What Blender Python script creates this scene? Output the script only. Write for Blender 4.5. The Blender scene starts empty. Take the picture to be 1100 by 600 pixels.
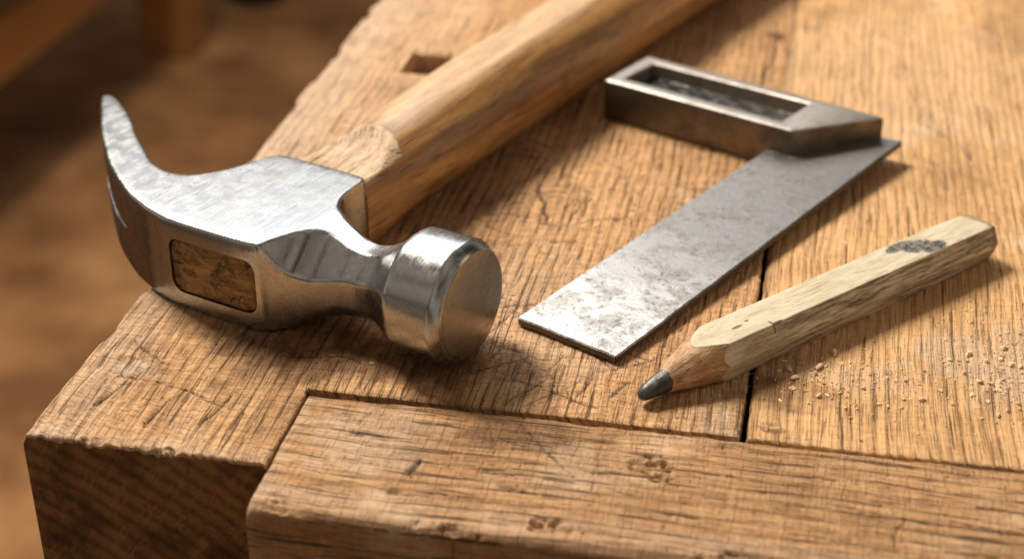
import bpy, bmesh, math, random
import numpy as np
from mathutils import Vector
sc = bpy.context.scene
COL = sc.collection
S = 0.01                      # everything below is written in centimetres
R = math.radians
rng = np.random.default_rng(7); random.seed(7)

# ------------------------------------------------------------------ camera
F = 1680.0
pitch = math.atan(940 / F); yaw = math.atan(380 / math.hypot(F, 940))
cam = bpy.data.cameras.new('camera'); camo = bpy.data.objects.new('camera', cam); COL.objects.link(camo)
camo.location = (0, 0, 18 * S); camo.rotation_euler = (math.pi / 2 - pitch, 0, yaw)
cam.sensor_width = 36; cam.lens = F / 1100 * 36
cam.clip_start = 0.01; cam.clip_end = 50
cam.dof.use_dof = True; cam.dof.focus_distance = 0.336; cam.dof.aperture_fstop = 12; cam.dof.aperture_blades = 0
sc.camera = camo

# ------------------------------------------------------------------ light
w = bpy.data.worlds.new('World'); sc.world = w; w.use_nodes = True
bg = w.node_tree.nodes['Background']; bg.inputs[0].default_value = (1.0, 0.66, 0.38, 1); bg.inputs[1].default_value = 0.22
_wn = w.node_tree.nodes; _tc = _wn.new('ShaderNodeTexCoord'); _no = _wn.new('ShaderNodeTexNoise'); _rp = _wn.new('ShaderNodeValToRGB')
_no.inputs['Scale'].default_value = 2.6; _no.inputs['Detail'].default_value = 1.5
w.node_tree.links.new(_tc.outputs['Generated'], _no.inputs['Vector']); w.node_tree.links.new(_no.outputs[0], _rp.inputs[0]); w.node_tree.links.new(_rp.outputs[0], bg.inputs[0])
_rp.color_ramp.elements[0].position = .40; _rp.color_ramp.elements[0].color = (.07, .045, .03, 1)      # unseen room as noise, warm patches added to vary the steel's reflections
_rp.color_ramp.elements[1].position = .60; _rp.color_ramp.elements[1].color = (1.75, 1.45, 1.12, 1)
def area(name, az, el, dist, sx, sy, energy, color, target=(-5, 33, 0)):
    L = bpy.data.lights.new(name, 'AREA'); L.shape = 'RECTANGLE'; L.size = sx * S; L.size_y = sy * S
    L.energy = energy; L.color = color
    o = bpy.data.objects.new(name, L); COL.objects.link(o)
    d = Vector((math.sin(R(az)) * math.cos(R(el)), math.cos(R(az)) * math.cos(R(el)), math.sin(R(el))))
    t = Vector(target)
    o.location = (t + d * dist) * S
    o.rotation_euler = d.to_track_quat('Z', 'Y').to_euler()
    return o
area('key_lamp', -52, 50, 110, 28, 28, 18.8, (1.0, 0.90, 0.74))
area('window_light', -20, 42, 120, 80, 60, 3.7, (0.97, 0.98, 1.0))
area('added_side_fill', 75, 30, 120, 40, 30, 1.0, (1.0, 0.82, 0.62))  # added warm fill for brassy reflections on the steel, no such source seen

sc.view_settings.view_transform = 'Standard'; sc.view_settings.look = 'None'
sc.view_settings.exposure = 0; sc.view_settings.gamma = 1; sc.view_settings.use_curve_mapping = False
sc.render.engine = 'CYCLES'
sc.render.resolution_x = 1024; sc.render.resolution_y = 558

# ------------------------------------------------------------------ numpy noise
def vnoise(x, y, seed=0):
    x = np.asarray(x, float); y = np.asarray(y, float)
    xi = np.floor(x).astype(np.int64); yi = np.floor(y).astype(np.int64)
    fx = x - xi; fy = y - yi; fx = fx * fx * (3 - 2 * fx); fy = fy * fy * (3 - 2 * fy)
    def h(a, b):
        n = (a * 374761393 + b * 668265263 + seed * 982451653) & 0xffffffff
        n = ((n ^ (n >> 13)) * 1274126177) & 0xffffffff
        return ((n ^ (n >> 16)) & 0xffff) / 65535.0
    return (h(xi, yi) * (1 - fx) + h(xi + 1, yi) * fx) * (1 - fy) + (h(xi, yi + 1) * (1 - fx) + h(xi + 1, yi + 1) * fx) * fy
def fbm(x, y, seed=0, o=4):
    s = 0; a = .5; t = 0
    for k in range(o):
        s = s + a * vnoise(x * 2 ** k + 17 * k, y * 2 ** k + 5 * k, seed + k); t += a; a *= .5
    return s / t
def sstep(a, b, x):
    t = np.clip((x - a) / (b - a), 0, 1); return t * t * (3 - 2 * t)

# ------------------------------------------------------------------ mesh helpers
def mesh_obj(name, verts, faces, mats, parent=None, smooth=True, sharp=None, midx=None, attrs=None):
    me = bpy.data.meshes.new(name)
    v = np.asarray(verts, float) * S
    me.from_pydata(v.tolist(), [], faces if isinstance(faces, list) else faces.tolist())
    for m in (mats if isinstance(mats, (list, tuple)) else [mats]): me.materials.append(m)
    if midx is not None: me.polygons.foreach_set('material_index', np.asarray(midx, dtype=np.int32))
    if attrs:
        for k, a in attrs.items():
            at = me.attributes.new(k, 'FLOAT', 'POINT'); at.data.foreach_set('value', np.asarray(a, dtype=np.float32))
    me.update()
    me.polygons.foreach_set('use_smooth', [smooth] * len(me.polygons))
    if sharp: me.set_sharp_from_angle(angle=R(sharp))
    o = bpy.data.objects.new(name, me); COL.objects.link(o)
    if parent: o.parent = parent
    return o
def empty(name, loc, rz, label, cat):
    o = bpy.data.objects.new(name, None); COL.objects.link(o); o.empty_display_size = .02
    o.location = Vector(loc) * S; o.rotation_euler = (0, 0, rz)
    o['label'] = label; o['category'] = cat
    return o
def loft(sections, cap=True):
    """sections: list of (n,3) arrays -> verts, faces"""
    n = len(sections[0]); V = np.concatenate(sections); Fs = []
    for i in range(len(sections) - 1):
        a = i * n; b = a + n
        for j in range(n):
            k = (j + 1) % n; Fs.append((a + j, a + k, b + k, b + j))
    if cap:
        Fs.append(tuple(range(n - 1, -1, -1))); L = (len(sections) - 1) * n; Fs.append(tuple(range(L, L + n)))
    return V, Fs
def pchip(xk, yk, x):
    xk = np.asarray(xk, float); yk = np.asarray(yk, float); h = np.diff(xk); d = np.diff(yk) / h
    m = np.zeros_like(yk); m[0] = d[0]; m[-1] = d[-1]
    for i in range(1, len(xk) - 1):
        if d[i - 1] * d[i] > 0:
            w1 = 2 * h[i] + h[i - 1]; w2 = h[i] + 2 * h[i - 1]; m[i] = (w1 + w2) / (w1 / d[i - 1] + w2 / d[i])
    x = np.asarray(x, float); i = np.clip(np.searchsorted(xk, x) - 1, 0, len(h) - 1); t = (x - xk[i]) / h[i]
    return (1 + 2 * t) * (1 - t) ** 2 * yk[i] + t * (1 - t) ** 2 * h[i] * m[i] + t * t * (3 - 2 * t) * yk[i + 1] + t * t * (t - 1) * h[i] * m[i + 1]
def bake(o, sharp=None):
    dg = bpy.context.evaluated_depsgraph_get(); me = bpy.data.meshes.new_from_object(o.evaluated_get(dg))
    o.modifiers.clear(); old = o.data; o.data = me; me.name = o.name
    me.polygons.foreach_set('use_smooth', [True] * len(me.polygons))
    if sharp: me.set_sharp_from_angle(angle=R(sharp))
def boolean(o, cutter):
    m = o.modifiers.new('b', 'BOOLEAN'); m.operation = 'DIFFERENCE'; m.solver = 'EXACT'; m.object = cutter
def drop(o):
    me = o.data; bpy.data.objects.remove(o); bpy.data.meshes.remove(me)

# ------------------------------------------------------------------ node helper
class NT:
    def __init__(s, name):
        s.m = bpy.data.materials.new(name); s.m.use_nodes = True; s.t = s.m.node_tree; s.n = s.t.nodes; s.l = s.t.links
        s.b = s.n['Principled BSDF']; s.oc = None
    def _in(s, sock, v):
        if hasattr(v, 'is_output') or isinstance(v, bpy.types.NodeSocket): s.l.new(v, sock)
        elif v is not None:
            if isinstance(v, (tuple, list)) and len(v) == 3 and sock.type == 'RGBA': v = (*v, 1)
            sock.default_value = v
    def coord(s, scale=(1, 1, 1), rot=(0, 0, 0), loc=(0, 0, 0)):
        if not s.oc: s.oc = s.n.new('ShaderNodeTexCoord').outputs['Object']
        mp = s.n.new('ShaderNodeMapping'); s.l.new(s.oc, mp.inputs[0])
        mp.inputs['Scale'].default_value = [100 * k for k in scale]; mp.inputs['Rotation'].default_value = rot
        mp.inputs['Location'].default_value = loc
        return mp.outputs[0]
    def noise(s, vec, scale=1, detail=3, rough=.5, dist=0, color=False):
        k = s.n.new('ShaderNodeTexNoise'); s.l.new(vec, k.inputs['Vector']); k.inputs['Scale'].default_value = scale
        k.inputs['Detail'].default_value = detail; k.inputs['Roughness'].default_value = rough; k.inputs['Distortion'].default_value = dist
        return k.outputs['Color' if color else 0]
    def vor(s, vec, scale=1, feature='F1', out='Distance', rand=1):
        k = s.n.new('ShaderNodeTexVoronoi'); k.feature = feature; s.l.new(vec, k.inputs['Vector']); k.inputs['Scale'].default_value = scale
        k.inputs['Randomness'].default_value = rand
        return k.outputs[out]
    def math(s, op, a, b=None, c=None, clamp=False):
        k = s.n.new('ShaderNodeMath'); k.operation = op; k.use_clamp = clamp
        s._in(k.inputs[0], a); s._in(k.inputs[1], b); s._in(k.inputs[2], c); return k.outputs[0]
    def vm(s, op, a, b=None):
        k = s.n.new('ShaderNodeVectorMath'); k.operation = op; s._in(k.inputs[0], a); s._in(k.inputs[1], b)
        return k.outputs['Value'] if op in ('LENGTH', 'DISTANCE', 'DOT_PRODUCT') else k.outputs[0]
    def comb(s, x, y, z):
        k = s.n.new('ShaderNodeCombineXYZ'); s._in(k.inputs[0], x); s._in(k.inputs[1], y); s._in(k.inputs[2], z); return k.outputs[0]
    def sep(s, v):
        k = s.n.new('ShaderNodeSeparateXYZ'); s.l.new(v, k.inputs[0]); return k.outputs
    def step(s, v, a, b, lo=0., hi=1.):
        k = s.n.new('ShaderNodeMapRange'); k.interpolation_type = 'SMOOTHSTEP'; s._in(k.inputs[0], v)
        k.inputs[1].default_value = a; k.inputs[2].default_value = b; k.inputs[3].default_value = lo; k.inputs[4].default_value = hi
        return k.outputs[0]
    def ramp(s, v, stops):
        k = s.n.new('ShaderNodeValToRGB'); s.l.new(v, k.inputs[0]); e = k.color_ramp.elements
        while len(e) < len(stops): e.new(.5)
        for i, (p, c) in enumerate(stops): e[i].position = p; e[i].color = (*c, 1)
        return k.outputs[0]
    def mix(s, f, a, b, mode='MIX'):
        k = s.n.new('ShaderNodeMix'); k.data_type = 'RGBA'; k.blend_type = mode; k.clamp_factor = True
        s._in(k.inputs[0], f); s._in(k.inputs[6], a); s._in(k.inputs[7], b); return k.outputs[2]
    def attr(s, name):
        k = s.n.new('ShaderNodeAttribute'); k.attribute_name = name; return k.outputs['Fac']
    def bump(s, h, dist, strength=1.0, normal=None):
        k = s.n.new('ShaderNodeBump'); k.inputs['Strength'].default_value = strength; k.inputs['Distance'].default_value = dist * S
        s.l.new(h, k.inputs['Height'])
        if normal: s.l.new(normal, k.inputs['Normal'])
        return k.outputs[0]
    def out(s, color=None, rough=None, metal=None, normal=None, **kw):
        b = s.b.inputs
        for nm, v in (('Base Color', color), ('Roughness', rough), ('Metallic', metal), ('Normal', normal)):
            if v is not None: s._in(b[nm], v)
        for k, v in kw.items(): s._in(b[k.replace('_', ' ')], v)
        return s.m

def oak(name, along='Y', tone=(1, 1, 1), light=(.60, .37, .19), dark=(.34, .175, .075), pore=.62, cross=.5, period=.27, seed=0., bleach=0.0, ys=1.0, warp=.8):
    """weathered open-grained oak; the grain runs along the given object axis"""
    m = NT(name)
    P = m.coord(loc=(seed, seed * .7, seed * .3)); x, y, z = m.sep(P)
    if along == 'X': x, y = y, x
    wob = m.noise(m.comb(m.math('MULTIPLY', x, .25), m.math('MULTIPLY', y, .12), z), 1, 2)
    c = m.math('ADD', x, m.math('MULTIPLY', wob, warp))                     # cross-grain coordinate, wavering
    cz = m.math('ADD', c, m.math('MULTIPLY', z, .6))
    V = lambda a, b, q=1.: m.comb(m.math('MULTIPLY', cz, a), m.math('MULTIPLY', y, b * ys), m.math('MULTIPLY', z, q))
    broad = m.noise(V(.55, .07, .2), 1, 4, .6)
    streak = m.noise(V(5.5, .22, 1), 1, 4, .6)
    fibre = m.noise(V(45, 2.2, 9), 1, 3, .7)
    ringv = m.math('SINE', m.math('MULTIPLY', m.math('ADD', cz, m.math('MULTIPLY', m.noise(V(1.3, .2), 1, 2), .5)), 2 * math.pi / period))
    early = m.step(ringv, -.2, .9)
    pn = m.noise(V(17, .75, 4), 1, 3, .6)
    pth = m.math('SUBTRACT', pn, m.math('MULTIPLY', m.math('SUBTRACT', 1.0, early), .085))
    pth = m.math('ADD', pth, m.math('MULTIPLY', m.math('SUBTRACT', m.noise(m.vm('MULTIPLY', P, (.75, .75, .75)), 1, 3, .6), .5), .22))
    pores = m.step(pth, pore - .06, pore + .04)
    pn2 = m.noise(V(38, 2.0, 6), 1, 2, .5)
    pores2 = m.step(pn2, .58, .68)
    rays = m.step(m.noise(V(2.2, 9.0 / ys, 1), 1, 3, .65), .52, .68)             # cross-cut flecks and saw marks
    rough_c = m.step(m.noise(V(1.1, 5.5 / ys, 1), 1, 4, .7), .42, .60)
    patch = m.noise(m.vm('MULTIPLY', P, (.32, .32, .32)), 1, 4, .62)
    mot = m.noise(P, 1.9, 5, .7)
    col = m.mix(m.math('MULTIPLY', m.step(streak, .32, .68), .62), light, dark)
    col = m.mix(m.step(broad, .38, .66, 0, .5), col, tuple(min(1, k * 1.22) for k in light))
    col = m.mix(m.math('MULTIPLY', m.math('MULTIPLY', early, .26), 1.0), col, dark)
    col = m.mix(m.math('MULTIPLY', rays, cross * .35), col, tuple(min(1, k * 1.35) for k in light))
    col = m.mix(m.step(patch, .52, .72, 0, .4), col, (.36, .18, .07))
    col = m.mix(m.step(patch, .45, .25, 0, .68), col, (.90, .66, .44))
    col = m.mix(m.step(mot, .56, .76, 0, .4), col, (.30, .145, .055))
    col = m.mix(m.step(fibre, .45, .75, 0, .5), col, dark)
    col = m.mix(m.step(fibre, .48, .25, 0, .3), col, (.80, .58, .38))
    if bleach: col = m.mix(bleach, col, (.66, .47, .33))
    col = m.mix(m.math('MULTIPLY', pores2, .38), col, (.13, .06, .025))
    col = m.mix(m.math('MULTIPLY', pores, .78), col, (.095, .040, .014))
    grime_shade = m.attr('grime_shade'); pale = m.attr('pale'); cut = m.attr('cut')
    gr = m.math('MULTIPLY', grime_shade, m.step(m.noise(V(3, .8), 1, 4, .7), .25, .65, .55, 1.))
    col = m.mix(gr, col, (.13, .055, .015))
    col = m.mix(m.math('MULTIPLY', pale, m.math('SUBTRACT', 1.0, m.math('MULTIPLY', pores, .7))), col, (.68, .50, .36))
    col = m.mix(cut, col, (.035, .017, .008))
    if tone != (1, 1, 1): col = m.mix(1.0, col, tone, 'MULTIPLY')
    h = m.math('SUBTRACT', m.math('MULTIPLY', fibre, .35), m.math('MULTIPLY', pores, 1.0))
    h = m.math('SUBTRACT', h, m.math('MULTIPLY', pores2, .5))
    h = m.math('SUBTRACT', h, m.math('MULTIPLY', early, .35))
    h = m.math('ADD', h, m.math('MULTIPLY', rough_c, cross * .45))
    h = m.math('ADD', h, m.math('MULTIPLY', mot, .5))
    n = m.bump(h, .065, 1.0)
    rg = m.step(m.noise(P, 3, 3), .3, .7, .48, .72)
    return m.out(col, rg, 0.0, n, Specular_IOR_Level=.35)

def endgrain(name):
    m = NT(name); P = m.coord(); x, y, z = m.sep(P)
    dx = m.math('SUBTRACT', x, -22.0); dz = m.math('SUBTRACT', z, -17.0)
    rad = m.math('SQRT', m.math('ADD', m.math('MULTIPLY', dx, dx), m.math('MULTIPLY', dz, dz)))
    ang = m.math('ARCTAN2', dz, dx)
    wob = m.noise(P, .5, 3)
    r2 = m.math('ADD', rad, m.math('MULTIPLY', wob, .5))
    ring = m.step(m.math('SINE', m.math('MULTIPLY', r2, 2 * math.pi / .36)), -.3, .9)
    rays = m.step(m.noise(m.comb(m.math('MULTIPLY', ang, 210), m.math('MULTIPLY', rad, .9), 0.0), 1, 3, .6), .50, .60)
    pn = m.step(m.vor(P, 14), .28, .12)
    patch = m.noise(P, .55, 4, .65)
    col = m.mix(ring, (.27, .135, .052), (.175, .082, .030))
    col = m.mix(m.math('MULTIPLY', rays, .42), col, (.36, .20, .085))
    col = m.mix(m.math('MULTIPLY', m.math('MULTIPLY', pn, ring), .4), col, (.03, .013, .006))
    col = m.mix(m.step(patch, .45, .65, 0, .75), col, (.045, .02, .009))
    col = m.mix(m.step(m.noise(P, 5, 4, .7), .5, .7, 0, .5), col, (.04, .018, .008))
    h = m.math('ADD', m.math('MULTIPLY', ring, -.2), m.math('ADD', m.math('MULTIPLY', rays, .35), m.noise(P, 7, 4, .7)))
    return m.out(col, .75, 0.0, m.bump(h, .03, .9), Specular_IOR_Level=.2)

# ------------------------------------------------------------------ the workbench
def hole(X, Y, x0, x1, y0, y1, d, soft=.05):
    return -d * sstep(x0 - soft, x0 + soft, X) * sstep(x1 + soft, x1 - soft, X) * sstep(y0 - soft, y0 + soft, Y) * sstep(y1 + soft, y1 - soft, Y)
def seg(X, Y, pts, width, wob=.06, seed=1, taper=True):
    """0..1 mask of a thin wavering line through pts"""
    out = np.zeros_like(X)
    L = np.cumsum([0] + [math.dist(pts[i], pts[i + 1]) for i in range(len(pts) - 1)])
    for i in range(len(pts) - 1):
        (x0, y0), (x1, y1) = pts[i], pts[i + 1]; l = L[i + 1] - L[i]
        ux, uy = (x1 - x0) / l, (y1 - y0) / l
        s = (X - x0) * ux + (Y - y0) * uy; d = -(X - x0) * uy + (Y - y0) * ux
        gs = (s + L[i])
        d = d + wob * (vnoise(gs * 2.3, gs * 0 + seed, seed) - .5) * 2 + wob * .5 * (vnoise(gs * 9, gs * 0 + seed, seed + 3) - .5)
        wd = width * (.5 + .9 * vnoise(gs * 3, gs * 0, seed + 9))
        if taper: wd = wd * np.clip(np.minimum(gs / (.12 * L[-1]), (L[-1] - gs) / (.25 * L[-1])), .0, 1) ** .6
        m = sstep(wd, wd * .35, np.abs(d)) * (s >= -1e-3) * (s <= l + 1e-3)
        out = np.maximum(out, m)
    return out
def spaced(a, b, step_fn):
    v = [a]; 
    while v[-1] < b: v.append(v[-1] + step_fn(v[-1]))
    v[-1] = b; return np.array(v)
def refine(v, edges, offs=(.01, .03, .06, .1)):
    ex = [e for e in edges] + [e + s * o for e in edges for o in offs for s in (-1, 1)]
    v = np.unique(np.round(np.concatenate([v, [e for e in ex if v[0] <= e <= v[-1]]]), 4))
    keep = [v[0]]
    for q in v[1:]:
        if q - keep[-1] > .006: keep.append(q)
    return np.array(keep)
def board(name, xs, ys, zfn, thick, mats, parent, attrs, wobx=None, front_mat=None):
    X, Y = np.meshgrid(xs, ys, indexing='ij'); Z = zfn(X, Y)
    A = {k: fn(X, Y) for k, fn in attrs.items()}
    if wobx is not None: X2, Y2 = wobx(X, Y)
    else: X2, Y2 = X, Y
    nx, ny = X.shape
    # skirt rows all round
    def pad(M): return np.pad(M, 1, mode='edge')
    X2, Y2, Z = pad(X2), pad(Y2), pad(Z)
    Z[0, :] = Z[-1, :] = -thick; Z[:, 0] = Z[:, -1] = -thick
    A = {k: pad(a) for k, a in A.items()}
    nx += 2; ny += 2
    V = np.stack([X2, Y2, Z], -1).reshape(-1, 3)
    i, j = np.meshgrid(np.arange(nx - 1), np.arange(ny - 1), indexing='ij'); a = (i * ny + j).ravel()
    Fc = np.stack([a, a + ny, a + ny + 1, a + 1], 1)
    midx = np.zeros(len(Fc), int)
    if front_mat is not None: midx[(j.ravel() == 0)] = front_mat
    return mesh_obj(name, V, Fc, mats, parent, True, 55, midx, {k: a.reshape(-1) for k, a in A.items()})

def edge_round(d, r):
    q = np.clip(r - d, 0, r); return -(r - np.sqrt(np.maximum(r * r - q * q, 0)))

bench = empty('workbench', (-5, 23, 0), 0, 'scarred oak workbench corner under the hammer, square and pencil', 'workbench')
BX, BY = -5, 23          # parent offset
def child_shift(o): o.location = (-BX * S, -BY * S, 0)

oakA = oak('oak_left_board', 'Y', light=(.75, .435, .212), dark=(.42, .203, .077), pore=.598, cross=1.0, period=.26, seed=0., ys=.62, warp=.4)
oakB = oak('oak_right_board', 'Y', light=(.83, .50, .24), dark=(.57, .303, .118), pore=.64, cross=.5, period=.25, seed=13., ys=.5, warp=.5)
oakR = oak('oak_rail', 'X', light=(.62, .352, .167), dark=(.36, .175, .067), pore=.595, cross=.75, period=.33, seed=5., ys=.65)
endg = endgrain('oak_end_grain')

X0, X1, YF, YB = -14.65, -0.46, 23.45, 55.6
NX, NY = -9.5, 26.08      # notch of the left board for the front rail
scratchesA = [  # (points, width, depth)
    ([(-6.6, 36.9), (-6.2, 35.6), (-5.9, 34.4)], .07, .04), ([(-6.2, 35.4), (-6.05, 33.9)], .05, .03),
    ([(-5.6, 34.5), (-4.4, 35.1), (-3.4, 35.3)], .05, .03), ([(-5.7, 33.6), (-4.9, 33.8)], .05, .03),
    ([(-7.6, 31.6), (-7.1, 32.6)], .09, .05), ([(-7.9, 30.6), (-6.2, 30.4), (-5.4, 29.9)], .04, .03),
    ([(-5.4, 25.2 + 1.1), (-4.7, 27.5), (-4.5, 28.6)], .035, .025), ([(-5.0, 26.3), (-4.4, 27.0), (-3.7, 27.9)], .03, .02),
    ([(-5.8, 27.6), (-4.9, 27.2), (-4.0, 27.3)], .03, .02), ([(-5.5, 28.3), (-4.6, 27.6), (-3.9, 26.6)], .03, .02),
    ([(-6.0, 28.6), (-5.0, 28.2), (-4.2, 28.4)], .03, .02), ([(-3.2, 27.0), (-2.95, 27.8)], .05, .03), ([(-3.9, 26.9), (-3.7, 27.7)], .04, .03),
    ([(-8.0, 34.6), (-6.9, 34.9), (-5.5, 34.6)], .03, .02), ([(-8.4, 33.4), (-7.0, 33.2), (-5.8, 33.3)], .03, .02),
    ([(-7.4, 35.9), (-6.4, 36.2), (-5.0, 36.0)], .03, .02), ([(-6.9, 37.6), (-5.6, 37.4)], .04, .02),
    ([(-14.0, 26.0), (-12.0, 25.6), (-10.4, 24.9)], .035, .03), ([(-13.9, 27.3), (-13.2, 26.7), (-12.7, 26.4)], .04, .03),
    ([(-1.3, 43.6), (-1.0, 46.5), (-0.8, 49.4)], .07, .04),
    ([(-13.6, 24.6), (-13.3, 25.9)], .05, .04), ([(-11.3, 24.4), (-10.9, 25.8)], .05, .04), ([(-12.4, 24.2), (-12.2, 25.2)], .06, .05),
    ([(-10.2, 27.2), (-9.2, 27.5), (-8.6, 27.3)], .04, .03)]
for k in range(75):
    px, py = rng.uniform(-9, -1.5), rng.uniform(26.6, 40); a = rng.choice([0, 0, 1.5, .6, -.5]) + rng.normal(0, .15); l = rng.uniform(.4, 1.6)
    scratchesA.append(([(px, py), (px + l * math.cos(a), py + l * math.sin(a) * 1.2)], rng.uniform(.025, .042), .03))
def stack(X, Y, L, s0):
    m = np.zeros_like(X); z = np.zeros_like(X)
    for k, (p, wd, dp) in enumerate(L):
        q = seg(X, Y, p, wd, .05, s0 + k); m = np.maximum(m, q * min(1, .45 + dp * 12)); z = np.minimum(z, -dp * q)
    return m, z
def blob(X, Y, cx, cy, rx, ry, seed=0, amp=.5, ang=0, fq=2.2):
    c, s = math.cos(ang), math.sin(ang); u = ((X - cx) * c + (Y - cy) * s) / rx; v = (-(X - cx) * s + (Y - cy) * c) / ry
    d = np.sqrt(u * u + v * v) + amp * (fbm(X * fq, Y * fq, seed) - .5) * 2
    return sstep(1.1, .6, d)
_cache = {}
def maskA(X, Y):
    if 'A' not in _cache: _cache['A'] = stack(X, Y, scratchesA, 20)
    return _cache['A']
def innotch(X, Y): return (X > NX) & (Y < NY)
def zA(X, Y):
    _, zs = maskA(X, Y)
    z = zs + .05 * (fbm(X * .5, Y * .35, 3) - .5) + .03 * (fbm(X * 2.4, Y * 1.0, 4) - .5)
    z += .022 * np.sin((X + .5 * vnoise(X * .3, Y * .1, 66)) * 2 * np.pi / .29) * sstep(-9.5, -11, X) * sstep(29, 25, Y) * (.3 + vnoise(X * 2, Y * .5, 67))
    rl = .10 + .16 * fbm(Y * .6, Y * 0, 8) ** 2 + .25 * sstep(.6, .8, vnoise(Y * .8, Y * 0 + 2, 5))
    z += edge_round(X - X0, rl)
    dF = np.where(X < NX + .001, Y - YF, 99); z += edge_round(dF, .07 + .06 * vnoise(X * 2.6, X * 0, 2))
    jd = np.where(Y < NY + .05, NX - X, 99.); z += edge_round(np.clip(jd, 0, 99), .10) * (jd < 90)
    jn = np.where(X > NX - .05, Y - NY, 99.); rn = .07 + .09 * vnoise(X * 3, X * 0, 12) * (X < -5)
    z += edge_round(np.clip(jn, 0, 99), .12) * (jn < 90) * (X > NX)
    z += edge_round(X1 - X, (.07 + .10 * vnoise(Y * 1.2, Y * 0, 6)) * sstep(38, 33, Y) + .02)
    # chips out of the front arris and the left arris
    for cx, cy, rx, ry, d in ((-13.2, 23.5, .3, .08, .05), (-11.6, 23.5, .25, .08, .06), (-14.6, 29.8, .18, .5, .10), (-14.65, 36.2, .2, .8, .12), (-14.6, 43.5, .2, 1.0, .12)):
        z -= d * blob(X, Y, cx, cy, rx, ry, 31)
    z -= .03 * blob(X, Y, -13.4, 26.2, .75, .5, 9)
    z += hole(X, Y, -12.1, -10.9, 43.75, 45.4, 1.6, .06)
    z = np.where(innotch(X, Y), -5.0, z)
    return z
def wobA(X, Y):
    f = np.clip(1 - (X - X0) / 1.0, 0, 1); fr_ = np.clip(1 - (X1 - X) / .3, 0, 1) * sstep(38, 33, Y)
    e = .16 * (fbm(Y * .3, Y * 0, 14) - .5) + .05 * (fbm(Y * 2.2, Y * 0, 15) - .5) + .10 * sstep(.62, .7, vnoise(Y * .4, Y * 0, 16))
    g = np.clip(1 - (Y - YF) / .6, 0, 1) * (X < NX)
    e2 = .04 * (fbm(X * 1.5, X * 0, 18) - .5) + .035 * (vnoise(X * 11, X * 0, 19) - .5)
    return X + f * e - fr_ * (.035 * sstep(.45, .8, vnoise(Y * 1.3, Y * 0, 23)) + .03 * vnoise(Y * 7, Y * 0, 24)), Y + g * e2
def grime_shadeA(X, Y):
    g = .85 * blob(X, Y, -8.6, 27.6, 3.6, 1.2, 41, .5) + .5 * blob(X, Y, -10.4, 27.4, 2.0, 1.6, 43) + .35 * blob(X, Y, -11.5, 29, 3, 1.5, 44)  # hammer's shade painted on the bench in front of and under the head
    g += .35 * blob(X, Y, -8.5, 36.5, 1.6, 4.5, 42, .6) + .30 * blob(X, Y, -0.9, 26.7, .7, .8, 45) + .8 * blob(X, Y, -.9, 49.2, .35, .5, 46)  # painted shade beside the handle, then darker marks near the crack
    g += .35 * blob(X, Y, -13.3, 26.2, 1.0, .12, 47)
    g += .25 * sstep(.5, .75, fbm(X * .7, Y * .4, 48)) + .6 * sstep(.25, 0, np.abs(Y - NY)) * (X > NX) * (X < -5)
    return np.clip(g, 0, .92)
def paleA(X, Y):
    p = .55 * sstep(-12.6, -14.4, X) + .45 * sstep(.6, .0, Y - YF) * (X < NX)
    p = p * (.4 + .8 * fbm(X * 2.5, Y * .9, 51)) + .55 * blob(X, Y, -13.35, 26.2, .55, .35, 52) + .3 * blob(X, Y, -5, 30, 2.5, 3.5, 53)
    p = p + .42 * sstep(-9.5, -12.5, X) * sstep(28, 34, Y) * (.5 + fbm(X * .8, Y * .4, 54))
    return np.clip(p, 0, .8)
def cutA(X, Y):
    m, _ = maskA(X, Y); return np.clip(m * .85 + .85 * sstep(.035, .01, Y - NY) * (X > NX - .05) * (Y > NY - .1) + .8 * sstep(.02, -.01, NX - X) * (Y < NY) + .7 * sstep(.03, .0, X1 - X) + .9 * sstep(-.9, -1.3, hole(X, Y, -12.1, -10.9, 43.75, 45.4, 1.6, .06)), 0, 1)
ysA = spaced(YF, YB, lambda y: .035 + max(0, y - 28) * .0045)
xsA = spaced(X0, X1, lambda x: .04)
ysA = refine(ysA, [YF, NY], (.008, .02, .04, .07, .11)); xsA = refine(xsA, [X0, NX, X1], (.008, .02, .04, .07, .11, .16))
o = board('plank', xsA, ysA, zA, 6, [oakA, endg], bench, {'grime_shade': grime_shadeA, 'pale': paleA, 'cut': cutA}, wobA, 1); child_shift(o)
o['label'] = 'left board with dark end grain at its front and a notch cut round the rail'

BX0, BX1 = -0.405, 13.0
scrB = [([(3.1, 33.5), (2.6, 35.5)], .03, .02), ([(6.0, 36.8), (6.9, 37.0)], .04, .03), ([(3.2, 43.3), (4.6, 41.4), (5.0, 39.5)], .05, .01), ([(.5, 40.9), (1.2, 45)], .04, .02)]
def maskB(X, Y):
    if 'B' not in _cache: _cache['B'] = stack(X, Y, scrB, 90)
    return _cache['B']
def zB(X, Y):
    z = maskB(X, Y)[1] + .05 * (fbm(X * .5, Y * .3, 63) - .5) + .02 * (fbm(X * 2.4, Y, 64) - .5) - .01
    # soft ridges left between the open growth rings
    z += .008 * np.sin((X + .4 * vnoise(X * .3, Y * .1, 66)) * 2 * np.pi / .27) * sstep(35, 28, Y)
    z += edge_round(X - BX0, (.06 + .10 * vnoise(Y * 1.1, Y * 0, 65)) * sstep(38, 33, Y) + .02) + edge_round(Y - NY, .09)
    z -= .05 * blob(X, Y, .1, 26.55, .28, .16, 70)
    return z
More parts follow.
